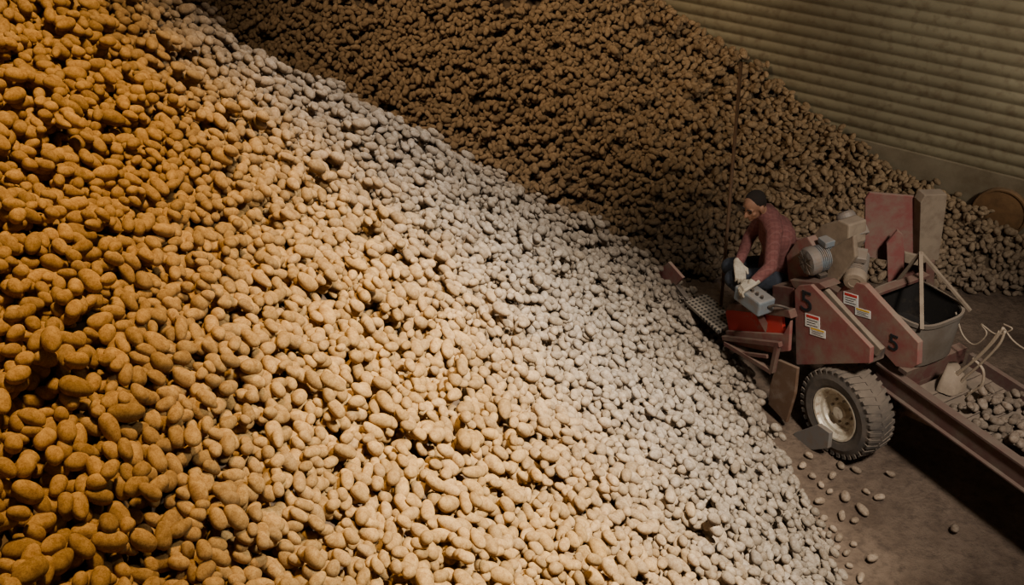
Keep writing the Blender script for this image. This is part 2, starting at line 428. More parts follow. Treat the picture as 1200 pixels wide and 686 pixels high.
# ------------------------------------------------ machine frame (x=right, y=forward, z=up)
piler=bpy.data.objects.new("potato_piler",None); COL.objects.link(piler); piler.matrix_world=MM; piler.empty_display_size=0.3
piler["label"]="dusty red potato piling machine with motors and conveyor"; piler["category"]="farm machine"
def ray(px,py):
    x=(px-600)/FPX; v=(343-py)/FPX; return Vector((x,ct+st*v,-st+ct*v))
def loc(px,py,axis,val):
    o=MI@Vector((0,0,CH)); d=MI.to_3x3()@ray(px,py); t=(val-o[axis])/d[axis]; return o+d*t
def prism(name,pts,axis,v0,v1,mat,bevel=0.005,parent=None,label=None):
    P=[loc(a,b_,axis,v0) for a,b_ in pts]; off=Vector((0,0,0)); off[axis]=v1-v0
    g=extr(P,off); o=mkobj(name,g[0],g[1],mat,parent or piler,bevel=bevel)
    if label: o["label"]=label
    return o
def vplane(pts,anchor,az):
    a=Vector(anchor); d=Vector((math.cos(math.radians(az)),math.sin(math.radians(az)),0)); n_=Vector((-d.y,d.x,0))
    out=[]
    for (p,q) in pts:
        r=ray(p,q); t=(a-Vector((0,0,CH))).dot(n_)/r.dot(n_); out.append(MI@(Vector((0,0,CH))+r*t))
    return out,MI.to_3x3()@n_
def prismV(name,pts,anchor,az,th,mat,bevel=0.005,parent=None,label=None):
    P,n_=vplane(pts,anchor,az); g=extr(P,n_*th); o=mkobj(name,g[0],g[1],mat,parent or piler,bevel=bevel)
    if label: o["label"]=label
    return o
def part(name,g,mat,parent=None,smooth=False,bevel=0.0,label=None):
    o=mkobj(name,g[0] if isinstance(g,tuple) else g.v,g[1] if isinstance(g,tuple) else g.f,mat,parent or piler,smooth=smooth,bevel=bevel)
    if label: o["label"]=label
    return o
# --- wheel
WR=0.375; WW=0.25; wc=Vector((0.0,0.0,WR))
prof=[(0.02,0.20),(0.0,0.235),(-0.01,0.29),(0.005,0.335),(0.035,0.359),(WW/2,0.367),(WW-0.035,0.359),(WW-0.005,0.335),(WW,0.29),(WW,0.235),(WW-0.02,0.20)]
G_=Geo().add(*lathe(wc,(1,0,0),prof,56,False))
for k in range(36):
    for sd in (0,1):
        a0=2*math.pi*(k+0.5*sd)/36
        if sd==0: x0,x1=0.0,WW*0.55
        else: x0,x1=WW,WW*0.45
        def rp(x,a,r): return wc+Vector((x,math.cos(a)*r,math.sin(a)*r))
        da=0.045; sh=0.12
        v=[];
        for r in (0.350,0.3735):
            v+=[rp(x0,a0-da,r-0.012),rp(x0,a0+da,r-0.012),rp(x1,a0+da+sh,r),rp(x1,a0-da+sh,r)]
        G_.add(v,[(0,1,2,3),(7,6,5,4),(0,4,5,1),(1,5,6,2),(2,6,7,3),(3,7,4,0)])
        xo=0.000 if sd==0 else WW; xi=0.04 if sd==0 else WW-0.04
        v=[rp(xo,a0-da,0.320),rp(xo,a0+da,0.320),rp(xi,a0+da,0.320),rp(xi,a0-da,0.320),rp(xo,a0-da,0.350),rp(xo,a0+da,0.350),rp(xi,a0+da,0.361),rp(xi,a0-da,0.361)]
        G_.add(v,[(0,1,2,3),(7,6,5,4),(0,4,5,1),(1,5,6,2),(2,6,7,3),(3,7,4,0)])
wheel=part("wheel",G_,M_rubber,label="chunky dust-coated black tractor tire")
rim=part("rim",Geo().add(*lathe(wc,(1,0,0),[(0.02,0.205),(-0.002,0.218),(0.0,0.203),(0.02,0.193),(0.035,0.180),(0.04,0.155),(0.085,0.135),(0.09,0.07),(0.055,0.062),(0.05,0.05),(0.035,0.048),(0.033,0.001)],48,False)),M_rim,wheel,smooth=False,label="worn pale cream steel rim with rust")
for k in range(8):
    a=2*math.pi*k/8; part("lug_bolt",lathe(wc+Vector((0.092,math.cos(a)*0.10,math.sin(a)*0.10)),(-1,0,0),[(0,0.011),(0.022,0.011)],6),M_galv,wheel)
# --- chassis
g=Geo(); g.add(*boxg((0.33,-0.25,0.50),(0.41,1.5,0.62))); g.add(*boxg((0.95,-0.25,0.50),(1.03,1.5,0.62)))
for y in (-0.2,0.35,0.9,1.45): g.add(*boxg((0.33,y,0.51),(1.03,y+0.07,0.60)))
g.add(*boxg((0.1,-0.05,0.33),(0.95,0.05,0.43))); g.add(*boxg((0.34,-0.06,0.36),(0.42,0.06,0.52)))
part("chassis",g,M_dkred,bevel=0.006)
P1=prism("side_panel",[(931,340),(936,335),(950,334),(1020,408),(1019,426),(933,428)],0,0.02,0.06,M_red,label="dusty red triangular side panel marked 5")
P2=prism("side_panel",[(980,345),(987,336),(1003,331),(1013,334),(1076,402),(1075,428),(1068,432),(1050,430),(983,356)],0,0.24,0.29,M_red,label="long dusty red side panel marked 5")
def text(s,px,py,R,size,mat,parent,tilt=0,bold=0.0):
    cu=bpy.data.curves.new("t",'FONT'); cu.body=s; cu.size=size; cu.extrude=0.003; cu.offset=bold*size; cu.align_x='CENTER'; cu.align_y='CENTER'
    to=bpy.data.objects.new("t",cu); COL.objects.link(to); dg=bpy.context.evaluated_depsgraph_get(); dg.update()
    me_=bpy.data.meshes.new_from_object(to.evaluated_get(dg)); 
    c=loc(px,py,0,R); Mt=Matrix(((0,0,-1),(-1,0,0),(0,1,0)))@Matrix.Rotation(tilt,3,'Z')
    V_=[c+Mt@Vector((v.co.x*1.2,v.co.y,v.co.z)) for v in me_.vertices]; F_=[tuple(p.vertices) for p in me_.polygons]
    bpy.data.objects.remove(to); o=mkobj("numeral",V_,F_,mat,parent); return o
text("5",945,355,0.016,0.24,M_ink,P1,tilt=0.22)
text("5",1047,403,0.236,0.18,M_ink,P2,tilt=0.18)
def sticker(px,py,w,h,R,parent,hd):
    dx=w/2;dy=h/2; sk=0.30
    q=lambda x0,x1,y0,y1:[(px+x0,py+y0+x0*sk),(px+x1,py+y0+x1*sk),(px+x1,py+y1+x1*sk),(px+x0,py+y1+x0*sk)]
    s=prism("warning_label",q(-dx,dx,-dy,dy),0,R-0.003,R,M_white,0,parent,"white printed safety sticker")
    P=[loc(a,b_,0,R-0.0045) for a,b_ in q(-dx*0.85,dx*0.85,-dy*0.85,-dy*0.45)]; e=extr(P,(0.002,0,0)); part("label_heading",e,hd,s)
    for k in range(3):
        y=-dy*0.15+k*dy*0.38; P=[loc(a,b_,0,R-0.0045) for a,b_ in q(-dx*0.75,dx*(0.7-0.3*(k%2)),y,y+dy*0.09)]; part("label_line",extr(P,(0.002,0,0)),M_ink,s)
sticker(952,377,17,15,0.018,P1,M_rink); sticker(958,390,18,9,0.018,P1,M_yink)
sticker(997,351,17,14,0.238,P2,M_rink); sticker(1011,367,18,9,0.238,P2,M_yink)
prism("lift_conveyor",[(950,345),(1018,415),(1016,428),(944,362)],0,0.065,0.235,M_belt)
prism("edge_rail",[(956,338),(966,338),(1032,410),(1026,418)],0,0.10,0.14,M_beige)
# --- motors
def motor(cx,ax,r,L,mat,fan=M_grey,grille=True):
    ax=Vector(ax).normalized(); cx=Vector(cx); pr=[]
    n_=14
    pr=[(0.0,r*0.5),(0.005,r*0.9)]
    for k in range(n_):
        a=0.02+(L-0.04)*k/n_; pr+=[(a,r),(a+0.4*(L-.04)/n_,r),(a+0.42*(L-.04)/n_,r*0.90),(a+0.9*(L-.04)/n_,r*0.90)]
    pr+=[(L-0.015,r),(L,r*0.8),(L+0.02,r*0.3)]
    mo=part("motor",lathe(cx,ax,pr,28),mat)
    d=-ax
    fc=part("fan_cover",lathe(cx+ax*0.03,d,[(0,r*1.06),(0.05,r*1.06),(0.068,r*0.95),(0.074,r*0.55),(0.070,r*0.5),(0.070,0.001)],28),fan,mo,smooth=False)
    if grille:
        gg=Geo(); _,u,w=frame(d)
        for k in range(8):
            t=math.pi*2*k/8; dv=u*math.cos(t)+w*math.sin(t); c0=cx+ax*0.03+d*0.079; gg.add(*bar(c0-dv*r*0.02,c0+dv*r*0.9,0.006,0.006))
        part("fan_grille",gg,M_dark,mo)
    up=Vector((0,0,1)); up=(up-ax*up.dot(ax)).normalized(); sd=ax.cross(up)
    c=cx+ax*L*0.55+up*r*1.05
    q=[c+ax*0.06+sd*0.05,c+ax*0.06-sd*0.05,c-ax*0.06-sd*0.05,c-ax*0.06+sd*0.05]
    part("terminal_box",extr(q,up*0.05),mat,mo,bevel=0.006)
    c=cx+ax*L*0.5-up*r*1.25
    q=[c+ax*L*0.4+sd*r*.8,c+ax*L*0.4-sd*r*.8,c-ax*L*0.35-sd*r*.8,c-ax*L*0.35+sd*r*.8]
    part("mounting_foot",extr(q,up*0.03*1.0),M_dark,mo,bevel=0.004)
    return mo
m1=motor(loc(950,306,0,0.10),(1,-0.15,0.1),0.105,0.26,M_blue)
m2=motor(loc(1002,327,0,0.26),(0.75,0.65,0.25),0.080,0.26,M_galv,M_beige,False)
m3=motor(loc(992,256,0,0.42),(-0.1,-0.75,-0.6),0.07,0.22,M_grey,M_grey)
prism("gearbox_cover",[(921,300),(934,281),(946,278),(955,292),(946,332),(924,334)],0,0.16,0.40,M_red,0.01)
prism("drive_housing",[(946,284),(962,264),(983,258),(995,264),(994,288),(976,318),(958,310)],0,0.24,0.42,M_beige,0.012,label="dusty beige drive housing")
prism("belt_guard",[(972,292),(1000,276),(1002,302),(980,332),(968,325)],0,0.20,0.24,M_beige,0.01)
prism("motor_base",[(925,328),(960,332),(968,338),(955,342),(930,338)],0,0.05,0.22,M_dkred,0.006)
prism("bracket",[(905,300),(925,278),(940,282),(935,300),(918,330),(905,326)],0,0.30,0.34,M_red,0.006)
# --- electric cabinet
prismV("cabinet_door",[(1014,234),(1019,226),(1077,231),(1078,240),(1075,312),(1013,301)],(3.0,6.85,1.4),-6,0.03,M_red,label="large dusty red sheet-metal door")
prismV("control_cabinet",[(1079,238),(1084,229),(1110,228),(1109,242),(1100,305),(1077,310)],(3.12,6.72,1.4),10,0.10,M_beige,label="dusty grey-beige electrical cabinet")
prismV("cabinet_post",[(1039,286),(1052,270),(1058,275),(1060,296),(1058,346),(1041,346)],(2.98,6.70,1.2),-6,0.03,M_red)
prismV("cabinet_post",[(1060,296),(1076,300),(1076,312),(1060,308)],(2.99,6.70,1.2),-6,0.03,M_beige)
prismV("cabinet_post",[(1055,300),(1085,304),(1085,345),(1055,345)],(3.05,6.95,1.2),-6,0.05,M_dkred)
prismV("cabinet_post",[(1085,308),(1096,306),(1094,345),(1085,347)],(3.12,6.75,1.2),-6,0.05,M_dkred)
# --- tub
tc=Vector((0.72,0.06,0)); n=48
def sup(r,k=3.4):
    out=[]
    for i in range(n):
        t=2*math.pi*i/n; c_,s_=math.cos(t),math.sin(t)
        out.append((math.copysign(abs(c_)**(2/k),c_)*r,math.copysign(abs(s_)**(2/k),s_)*r))
    return out
v=[];f=[]
rings=[(0.23,0.74),(0.262,0.77),(0.268,1.11),(0.278,1.12),(0.278,1.15),(0.260,1.15),(0.254,1.11),(0.23,0.82),(0.18,0.80)]
for r,z in rings:
    for x,y in sup(r): v.append((tc.x+x*1.0,tc.y+y*1.08,z))
for k in range(len(rings)-1):
    for i in range(n): j=(i+1)%n; f.append((k*n+i,k*n+j,(k+1)*n+j,(k+1)*n+i))
f.append(tuple(range(n))); f.append(tuple((len(rings)-1)*n+i for i in range(n)))
tub=part("tub",(v,f),M_tub,smooth=False,label="dirty grey-beige open steel bin")
v=[];f=[]
lr=[(0.254,1.145),(0.252,1.10),(0.235,0.86),(0.10,0.84)]
for r,z in lr:
    for x,y in sup(r-0.004): v.append((tc.x+x,tc.y+y*1.08,z))
for k in range(len(lr)-1):
    for i in range(n): j=(i+1)%n; f.append((k*n+i,k*n+j,(k+1)*n+j,(k+1)*n+i))
f.append(tuple((len(lr)-1)*n+i for i in range(n)))
part("tub_lining",(v,f),M_black,tub,label="black rubber lining")
g=Geo(); g.add(*bar((tc.x-0.33,tc.y+0.22,1.17),(tc.x+0.33,tc.y+0.22,1.17),0.07,0.03)); g.add(*bar((tc.x-0.33,tc.y+0.05,1.165),(tc.x-0.33,tc.y+0.35,1.165),0.06,0.04)); part("bin_frame",g,M_dkred,bevel=0.004)
top=Vector(loc(1079,296,0,0.80))
part("strut",bar(top,Vector((tc.x-0.25,tc.y-0.27,1.14)),0.028,0.018),M_beige)
part("strut",bar(top,Vector((tc.x+0.26,tc.y-0.27,1.14)),0.028,0.018),M_beige)
part("strut",bar(top,Vector((tc.x+0.1,tc.y+0.29,1.14)),0.025,0.018),M_beige)
part("tub_support",boxg((0.45,-0.2,0.60),(1.1,-0.12,0.75)),M_dkred)
part("tub_support",boxg((0.45,0.14,0.60),(1.1,0.22,0.75)),M_dkred)
# --- rear conveyor
g=Geo(); g.add(*boxg((0.30,-3.2,0.62),(0.34,-0.05,0.80))); g.add(*boxg((0.27,-3.2,0.79),(0.34,-0.05,0.81))); g.add(*boxg((0.27,-3.2,0.62),(0.34,-0.05,0.635)))
part("conveyor_rail",g,M_rail,bevel=0.003,label="long dusty dark red channel rail")
part("conveyor_rail",boxg((0.98,-3.2,0.62),(1.02,-0.30,0.80)),M_rail,bevel=0.003)
g=Geo(); g.add(*boxg((0.34,-3.2,0.66),(0.98,-0.32,0.70)))
for k in range(28): g.add(*boxg((0.35,-3.15+k*0.1,0.70),(0.97,-3.13+k*0.1,0.712)))
part("conveyor_belt",g,M_belt)
g=Geo()
g.add(*bar((0.40,-0.05,0.42),(0.40,-0.75,0.60),0.05,0.06)); g.add(*bar((0.96,-0.05,0.42),(0.96,-0.75,0.60),0.05,0.06))
g.add(*bar((0.34,-0.3,0.47),(0.98,-0.3,0.47),0.05,0.05)); part("under_frame",g,M_rust)
g=Geo(); g.add(*bar((0.34,-2.9,0.57),(0.98,-2.9,0.57),0.05,0.05))
g.add(*bar((0.36,-2.9,0.62),(0.36,-2.9,0.0),0.06,0.06)); g.add(*bar((0.96,-2.9,0.62),(0.96,-2.9,0.0),0.06,0.06))
part("conveyor_stand",g,M_rust)
v=[];f=[]
for k,(cx,cy,z,r) in enumerate([(0.70,-0.38,0.85,0.05),(0.67,-0.42,0.82,0.085),(0.64,-0.45,0.78,0.11),(0.63,-0.46,0.72,0.12)]):
    for i in range(20):
        t=2*math.pi*i/20; rr=r*(1+0.08*math.sin(5*t)); v.append((cx+rr*math.cos(t),cy+rr*math.sin(t)*0.7,z))
for k in range(3):
    for i in range(20): j=(i+1)%20; f.append((k*20+i,k*20+j,(k+1)*20+j,(k+1)*20+i))
f.append(tuple(range(20)))
part("canvas_hood",(v,f),M_beige,smooth=True,label="dusty canvas hood over the cable inlet")
for pts in ([(1176,384),(1163,402),(1143,422),(1120,438),(1104,448),(1103,462)],[(1172,388),(1156,408),(1135,428),(1118,444),(1112,458),(1118,470)],[(1178,388),(1170,405),(1148,428),(1128,446),(1122,462)],[(1120,436),(1104,440),(1097,454),(1106,468),(1126,470),(1140,458)],[(1140,420),(1152,434),(1150,452),(1134,462)]):
    part("power_cable",tube([loc(a,b_,0,0.66) for a,b_ in pts],0.010),M_cable,smooth=True)
for pts in ([(1120,366),(1128,392),(1142,404),(1156,392),(1150,380)],[(1150,380),(1168,392),(1186,386),(1176,380)],[(1176,384),(1188,400),(1206,412),(1230,420)]):
    part("power_cable",tube([loc(a,b_,0,0.9) for a,b_ in pts],0.006),M_cable,smooth=True)
# --- left: shield and shoe
prism("wheel_shield",[(911,422),(934,432),(931,462),(921,496),(900,474),(902,452)],0,-0.10,-0.07,M_rust,label="rusty brown steel shield")
prism("skid_shoe",[(930,508),(958,498),(972,508),(970,526),(952,528),(930,520)],0,-0.08,-0.04,M_grey)
# --- bin under the operator
prism("feed_bin",[(850,366),(856,358),(916,366),(918,394),(855,394)],0,-0.09,-0.06,M_bright,label="bright red painted sheet metal")
prism("feed_bin",[(849,364),(856,356),(924,364),(927,374),(920,372),(858,364)],0,-0.12,-0.05,M_dkred)
prism("feed_bin",[(850,388),(918,392),(926,376),(924,412),(905,414),(852,402)],0,-0.12,-0.09,M_red)
prism("feed_bin",[(905,335),(930,338),(930,366),(905,364)],0,0.05,0.40,M_dkred)
g=Geo()
g.add(*bar(loc(848,396,0,-0.16),loc(915,404,0,-0.16),0.04,0.04)); g.add(*bar(loc(850,402,0,-0.16),loc(905,436,0,-0.16),0.04,0.04)); g.add(*bar(loc(912,402,0,-0.16),loc(905,436,0,-0.16),0.04,0.04))
g.add(*bar(loc(868,414,0,-0.16),loc(900,418,0,-0.16),0.03,0.03))
part("step_frame",g,M_dkred,bevel=0.004)
# platform
m,nt,b=newmat("perforated_plate")
tcn=N(nt,"ShaderNodeTexCoord"); vo=N(nt,"ShaderNodeTexVoronoi",i_Scale=24.0,i_Randomness=0.0); vo.voronoi_dimensions='2D'; nt.links.new(tcn.outputs["Object"],vo.inputs["Vector"])
c=mixc(nt,ramp(nt,vo.outputs["Distance"],0.26,0.34,(1,1,1,1),(0,0,0,1)),(0.22,0.18,0.14),(0.012,0.010,0.008)); nt.links.new(c,b.inputs["Base Color"]); b.inputs["Roughness"].default_value=0.7
M_perf=m
prism("foot_platform",[(803,353),(827,344),(866,374),(842,389)],2,0.50,0.47,M_perf,label="perforated steel foot platform")
part("foot_platform_arm",bar(loc(848,380,2,0.46),Vector((0.37,0.9,0.52)),0.06,0.05),M_dkred)
prism("nose_plate",[(766,324),(783,307),(800,326),(793,333),(776,350),(765,340)],0,-0.06,-0.03,M_red,label="dusty red nose plate")
part("nose_arm",bar(loc(790,332,0,-0.04),loc(815,365,0,0.0),0.05,0.05),M_dark)
g=Geo()
ca_=loc(777,334,0,-0.09); cb_=loc(812,350,0,-0.09)
nl=10
for k in range(nl):
    t=(k+0.5)/nl; p=ca_.lerp(cb_,t)-Vector((0,0,0.05*math.sin(math.pi*t))); d,u,w=frame(cb_-ca_)
    if k%2: u=w
    ring=[p+d*0.026*math.cos(a)+u*0.015*math.sin(a) for a in [2*math.pi*i/10 for i in range(10)]]
    nn=len(ring); vv=[];ff_=[]; nrm=d.cross(u)
    for i in range(nn):
        rd=(ring[i]-p).normalized()
        for a in range(5):
            t2=2*math.pi*a/5; vv.append(ring[i]+(rd*math.cos(t2)+nrm*math.sin(t2))*0.005)
    for i in range(nn):
        for a in range(5):
            i2=(i+1)%nn;a2=(a+1)%5; ff_.append((i*5+a,i2*5+a,i2*5+a2,i*5+a2))
    g.add(vv,ff_)
part("chain",g,M_galv,label="steel link chain")
# control box
W2=lambda x,y,z:MI@Vector((x,y,z))
bc=W2(1.90,6.50,1.03)
g=extr([bc+Vector((-0.09,-0.15,-0.07)),bc+Vector((0.07,-0.15,-0.07)),bc+Vector((0.07,0.15,-0.07)),bc+Vector((-0.09,0.15,-0.07))],(0,0,0.13))
cbx=part("control_box",g,M_blue,bevel=0.015,label="grey-blue control box with levers")
for k in range(4): part("control_knob",rod(bc+Vector((-0.03,-0.10+k*0.055,0.06)),bc+Vector((-0.03,-0.10+k*0.055,0.085)),0.012),M_dark,cbx)
part("control_box_bracket",bar(bc+Vector((0,0,-0.07)),Vector((-0.05,0.75,0.70)),0.05,0.05),M_dkred)
part("power_cable",tube([bc+Vector((-0.0,-0.15,0.0)),bc+Vector((0.02,-0.22,0.05)),bc+Vector((0.10,-0.27,0.02)),bc+Vector((0.22,-0.25,-0.1)),Vector((0.25,0.5,1.0))],0.011),M_dark,smooth=True)
sc=W2(2.17,6.95,0.84)
g=extr([sc+Vector((-0.19,-0.19,0)),sc+Vector((0.19,-0.19,0)),sc+Vector((0.19,0.19,0)),sc+Vector((-0.19,0.19,0))],(0,0,0.06))
seat=part("seat",g,M_dark,bevel=0.02)
part("seat_post",rod(sc,Vector((sc.x,sc.y,0.55)),0.035),M_dkred,seat)
g=rod(Vector((2.0,7.92,0.0)),Vector((1.885,7.9,2.43)),0.015,10)
o=mkobj("metal_rod",g[0],g[1],M_rodm,smooth=True); o["label"]="thin rusty upright metal rod beside the machine"; o["category"]="rod"
dc=Vector((4.83,8.70,0.60)); g=Geo().add(*lathe(dc-wn*0.1,wn,[(0,0.25),(0.12,0.255),(0.135,0.262),(0.15,0.255),(0.15,0.24),(0.135,0.235),(0.155,0.12),(0.16,0.001)],36,False))
o=mkobj("air_duct",g.v,g.f,M_earth,smooth=False); o["label"]="earth-caked round air duct end half buried in potatoes"; o["category"]="duct"

# ------------------------------------------------ person
def capsule(p0,r0,p1,r1,n=16,m_=5):
    p0=Vector(p0);p1=Vector(p1); L=(p1-p0).length; pr=[(-r0,0.0005)]
    for k in range(1,m_+1):
        a=-math.pi/2+math.pi/2*k/m_; pr.append((r0*math.sin(a),r0*math.cos(a)))
    for k in range(0,m_):
        a=math.pi/2*k/m_; pr.append((L+r1*math.sin(a),r1*math.cos(a)))
    pr.append((L+r1,0.0005))
    return lathe(p0,p1-p0,pr,n)
def ellip(c,r,R=None,n=20,m_=12):
    v=[];f=[]; c=Vector(c)
    for i in range(m_+1):
        a=min(max(math.pi*i/m_,1e-3),math.pi-1e-3)
        for j in range(n):
            b_=2*math.pi*j/n; p=Vector((r[0]*math.sin(a)*math.cos(b_),r[1]*math.sin(a)*math.sin(b_),r[2]*math.cos(a)))
            v.append(c+(R@p if R else p))
    for i in range(m_):
        for j in range(n): k=(j+1)%n; f.append((i*n+j,i*n+k,(i+1)*n+k,(i+1)*n+j))
    f.append(tuple(range(n))); f.append(tuple(m_*n+j for j in range(n)))
    return v,f
def blob(name,parts,voxel,mat,parent=None,origin=(0,0,0),smooth=4):
    g=Geo()
    for p in parts: g.add(*p)
    me_=bpy.data.meshes.new("tmp"); me_.from_pydata([tuple(v) for v in g.v],[],g.f)
    bm=bmesh.new(); bm.from_mesh(me_); bmesh.ops.recalc_face_normals(bm,faces=bm.faces); bm.to_mesh(me_); bm.free()
    to=bpy.data.objects.new("tmp",me_); COL.objects.link(to)
    r=to.modifiers.new("r",'REMESH'); r.mode='VOXEL'; r.voxel_size=voxel
    s=to.modifiers.new("s",'SMOOTH'); s.iterations=smooth; s.factor=0.5
    dg=bpy.context.evaluated_depsgraph_get(); m2_=bpy.data.meshes.new_from_object(to.evaluated_get(dg)); m2_.name=name
    bpy.data.objects.remove(to)
    m2_.transform(Matrix.Translation(-Vector(origin))); m2_.materials.clear(); m2_.materials.append(mat)
    m2_.polygons.foreach_set("use_smooth",[True]*len(m2_.polygons))
    o=bpy.data.objects.new(name,m2_); COL.objects.link(o)
    if parent: o.parent=parent
    else: o.location=origin
    return o
def simple(name,col,rough=0.8,noise=0.0,sc=40):
    m,nt,b=newmat(name); b.inputs["Roughness"].default_value=rough
    n1=N(nt,"ShaderNodeTexNoise",i_Scale=float(sc),i_Detail=4.0); tcn=N(nt,"ShaderNodeTexCoord"); nt.links.new(tcn.outputs["Object"],n1.inputs["Vector"])
    c=mixc(nt,ramp(nt,n1.outputs[0],0.35,0.7),col,tuple(v*(1-noise) for v in col)); nt.links.new(c,b.inputs["Base Color"])
    bump(nt,b,n1.outputs[0],0.2,0.004); return m
M_skin=simple("skin",(0.36,0.185,0.115),0.55,0.15,15); M_hair=simple("dark_hair",(0.024,0.016,0.012),0.95,0.3,150)
M_jean=simple("dark_jeans",(0.028,0.033,0.046),0.9,0.4,30); M_glove=simple("pale_gloves",(0.52,0.45,0.35),0.9,0.25,40); M_boot=simple("boots",(0.05,0.03,0.02),0.8,0.4)
m,nt,b=newmat("plaid_shirt"); tcn=N(nt,"ShaderNodeTexCoord")
w1=N(nt,"ShaderNodeTexWave",i_Scale=9.0,bands_direction='X'); w2=N(nt,"ShaderNodeTexWave",i_Scale=9.0,bands_direction='Z'); w3=N(nt,"ShaderNodeTexWave",i_Scale=9.0,bands_direction='Y')
for w in (w1,w2,w3): nt.links.new(tcn.outputs["Object"],w.inputs["Vector"])
c=mixc(nt,ramp(nt,w1.outputs[0],0.6,0.98),(0.19,0.070,0.063),(0.155,0.056,0.051)); c=mixc(nt,ramp(nt,w2.outputs[0],0.6,0.98),c,(0.15,0.054,0.050)); 
c=mixc(nt,ramp(nt,w3.outputs[0],0.88,0.98),c,(0.205,0.086,0.078))
nt.links.new(c,b.inputs["Base Color"]); b.inputs["Roughness"].default_value=0.95
n1=N(nt,"ShaderNodeTexNoise",i_Scale=6.0,i_Detail=2.0,i_Distortion=0.6); nt.links.new(tcn.outputs["Object"],n1.inputs["Vector"]); bump(nt,b,n1.outputs[0],0.3,0.04); M_shirt=m
PO=Vector((2.15,6.95,0.99))
pel=Vector((2.15,6.95,0.99)); wai=Vector((2.15,6.94,1.15)); che=Vector((2.10,6.92,1.37)); nb=Vector((2.025,6.90,1.53)); 
hc=Vector((1.875,6.83,1.665))
fd=Vector((-0.72,-0.55,-0.42)).normalized(); upv=Vector((-0.25,-0.2,1)); rt=fd.cross(upv).normalized(); uv=rt.cross(fd).normalized()
HR=Matrix((rt,fd,uv)).transposed()
hp=lambda x,y,z:hc+HR@Vector((x,y,z))
shL=Vector((2.04,6.75,1.485)); shR=Vector((2.05,7.07,1.485))
elL=Vector((2.01,6.60,1.25)); wrL=Vector((1.875,6.53,1.155)); elR=Vector((1.94,7.08,1.24)); wrR=Vector((1.81,6.80,1.15))
hiL=Vector((2.13,6.86,0.98)); hiR=Vector((2.13,7.05,0.98)); knL=Vector((1.80,6.84,0.99)); knR=Vector((1.81,7.03,0.99)); anL=Vector((2.07,6.87,0.68)); anR=Vector((2.05,7.04,0.68))
body=[ellip(hp(0,-0.012,0.028),(0.074,0.095,0.084),HR),ellip(hp(0,0.018,-0.035),(0.058,0.07,0.075),HR),capsule(hp(0,0.045,-0.085),0.028,hp(0,0.062,-0.092),0.02),
 capsule(hp(0,0.085,0.012),0.010,hp(0,0.106,-0.022),0.0145),capsule(hp(-0.013,0.088,-0.027),0.009,hp(0.013,0.088,-0.027),0.009),
 capsule(hp(-0.04,0.070,0.028),0.013,hp(0.04,0.070,0.028),0.013),capsule(hp(-0.018,0.082,-0.055),0.009,hp(0.018,0.082,-0.055),0.009),
 capsule(hp(-0.042,0.055,-0.015),0.02,hp(-0.03,0.06,-0.03),0.018),capsule(hp(0.042,0.055,-0.015),0.02,hp(0.03,0.06,-0.03),0.018),
 ellip(hp(-0.078,-0.005,-0.008),(0.012,0.024,0.036),HR),ellip(hp(0.078,-0.005,-0.008),(0.012,0.024,0.036),HR),
 capsule(nb-Vector((0,0,0.02)),0.06,hp(0,-0.03,-0.05),0.053),
 capsule(nb,0.075,che,0.12),capsule(che,0.12,wai,0.115),capsule(wai,0.115,pel,0.12),
 capsule(nb,0.065,shL,0.058),capsule(nb,0.065,shR,0.058),
 capsule(shL,0.050,elL,0.038),capsule(elL,0.038,wrL,0.027),capsule(shR,0.050,elR,0.038),capsule(elR,0.038,wrR,0.027),
 capsule(hiL,0.085,knL,0.06),capsule(hiR,0.085,knR,0.06),capsule(knL,0.058,anL,0.04),capsule(knR,0.058,anR,0.04),
 capsule(anL,0.04,anL+Vector((-0.11,-0.02,-0.06)),0.032),capsule(anR,0.04,anR+Vector((-0.11,0,-0.06)),0.032)]
person=blob("person",body,0.007,M_skin,origin=PO,smooth=3)
person["label"]="seated person, maroon plaid shirt, pale gloves, bending over control box"; person["category"]="person"
shirt=[capsule(nb,0.084,che,0.138),capsule(che+Vector((0.02,0.05,0)),0.132,wai+Vector((0.01,0.03,0)),0.122),capsule(che+Vector((0.02,-0.05,0)),0.132,wai+Vector((0.01,-0.03,0)),0.122),capsule(wai,0.132,pel+Vector((0,0,-0.01)),0.142),
 capsule(nb,0.080,shL,0.070),capsule(nb,0.080,shR,0.070),capsule(shL,0.066,elL,0.052),capsule(elL,0.052,wrL+(elL-wrL)*0.12,0.040),capsule(shR,0.066,elR,0.052),capsule(elR,0.052,wrR+(elR-wrR)*0.12,0.040),
 capsule(hp(0,-0.035,-0.088),0.060,nb,0.080)]
blob("shirt",shirt,0.008,M_shirt,person,PO,4)
blob("trousers",[capsule(wai-Vector((0,0,0.05)),0.125,pel,0.132),capsule(hiL,0.10,knL,0.078),capsule(hiR,0.10,knR,0.078),capsule(knL,0.076,anL+Vector((0,0,0.02)),0.06),capsule(knR,0.076,anR+Vector((0,0,0.02)),0.06),capsule(pel,0.135,hiL,0.11),capsule(pel,0.135,hiR,0.11)],0.009,M_jean,person,PO,3)
hair=[ellip(hp(0,-0.025,0.043),(0.0775,0.086,0.077),HR),ellip(hp(0,-0.054,0.006),(0.068,0.055,0.062),HR)]
blob("hair",hair,0.005,M_hair,person,PO,2)
for s_ in (-1,1):
    blob("eyebrow",[capsule(hp(s_*0.045,0.078,0.036),0.006,hp(s_*0.016,0.086,0.038),0.006)],0.003,M_hair,person,PO,1)
    blob("eye",[ellip(hp(s_*0.03,0.078,0.006),(0.012,0.008,0.006),HR)],0.003,M_hair,person,PO,1)
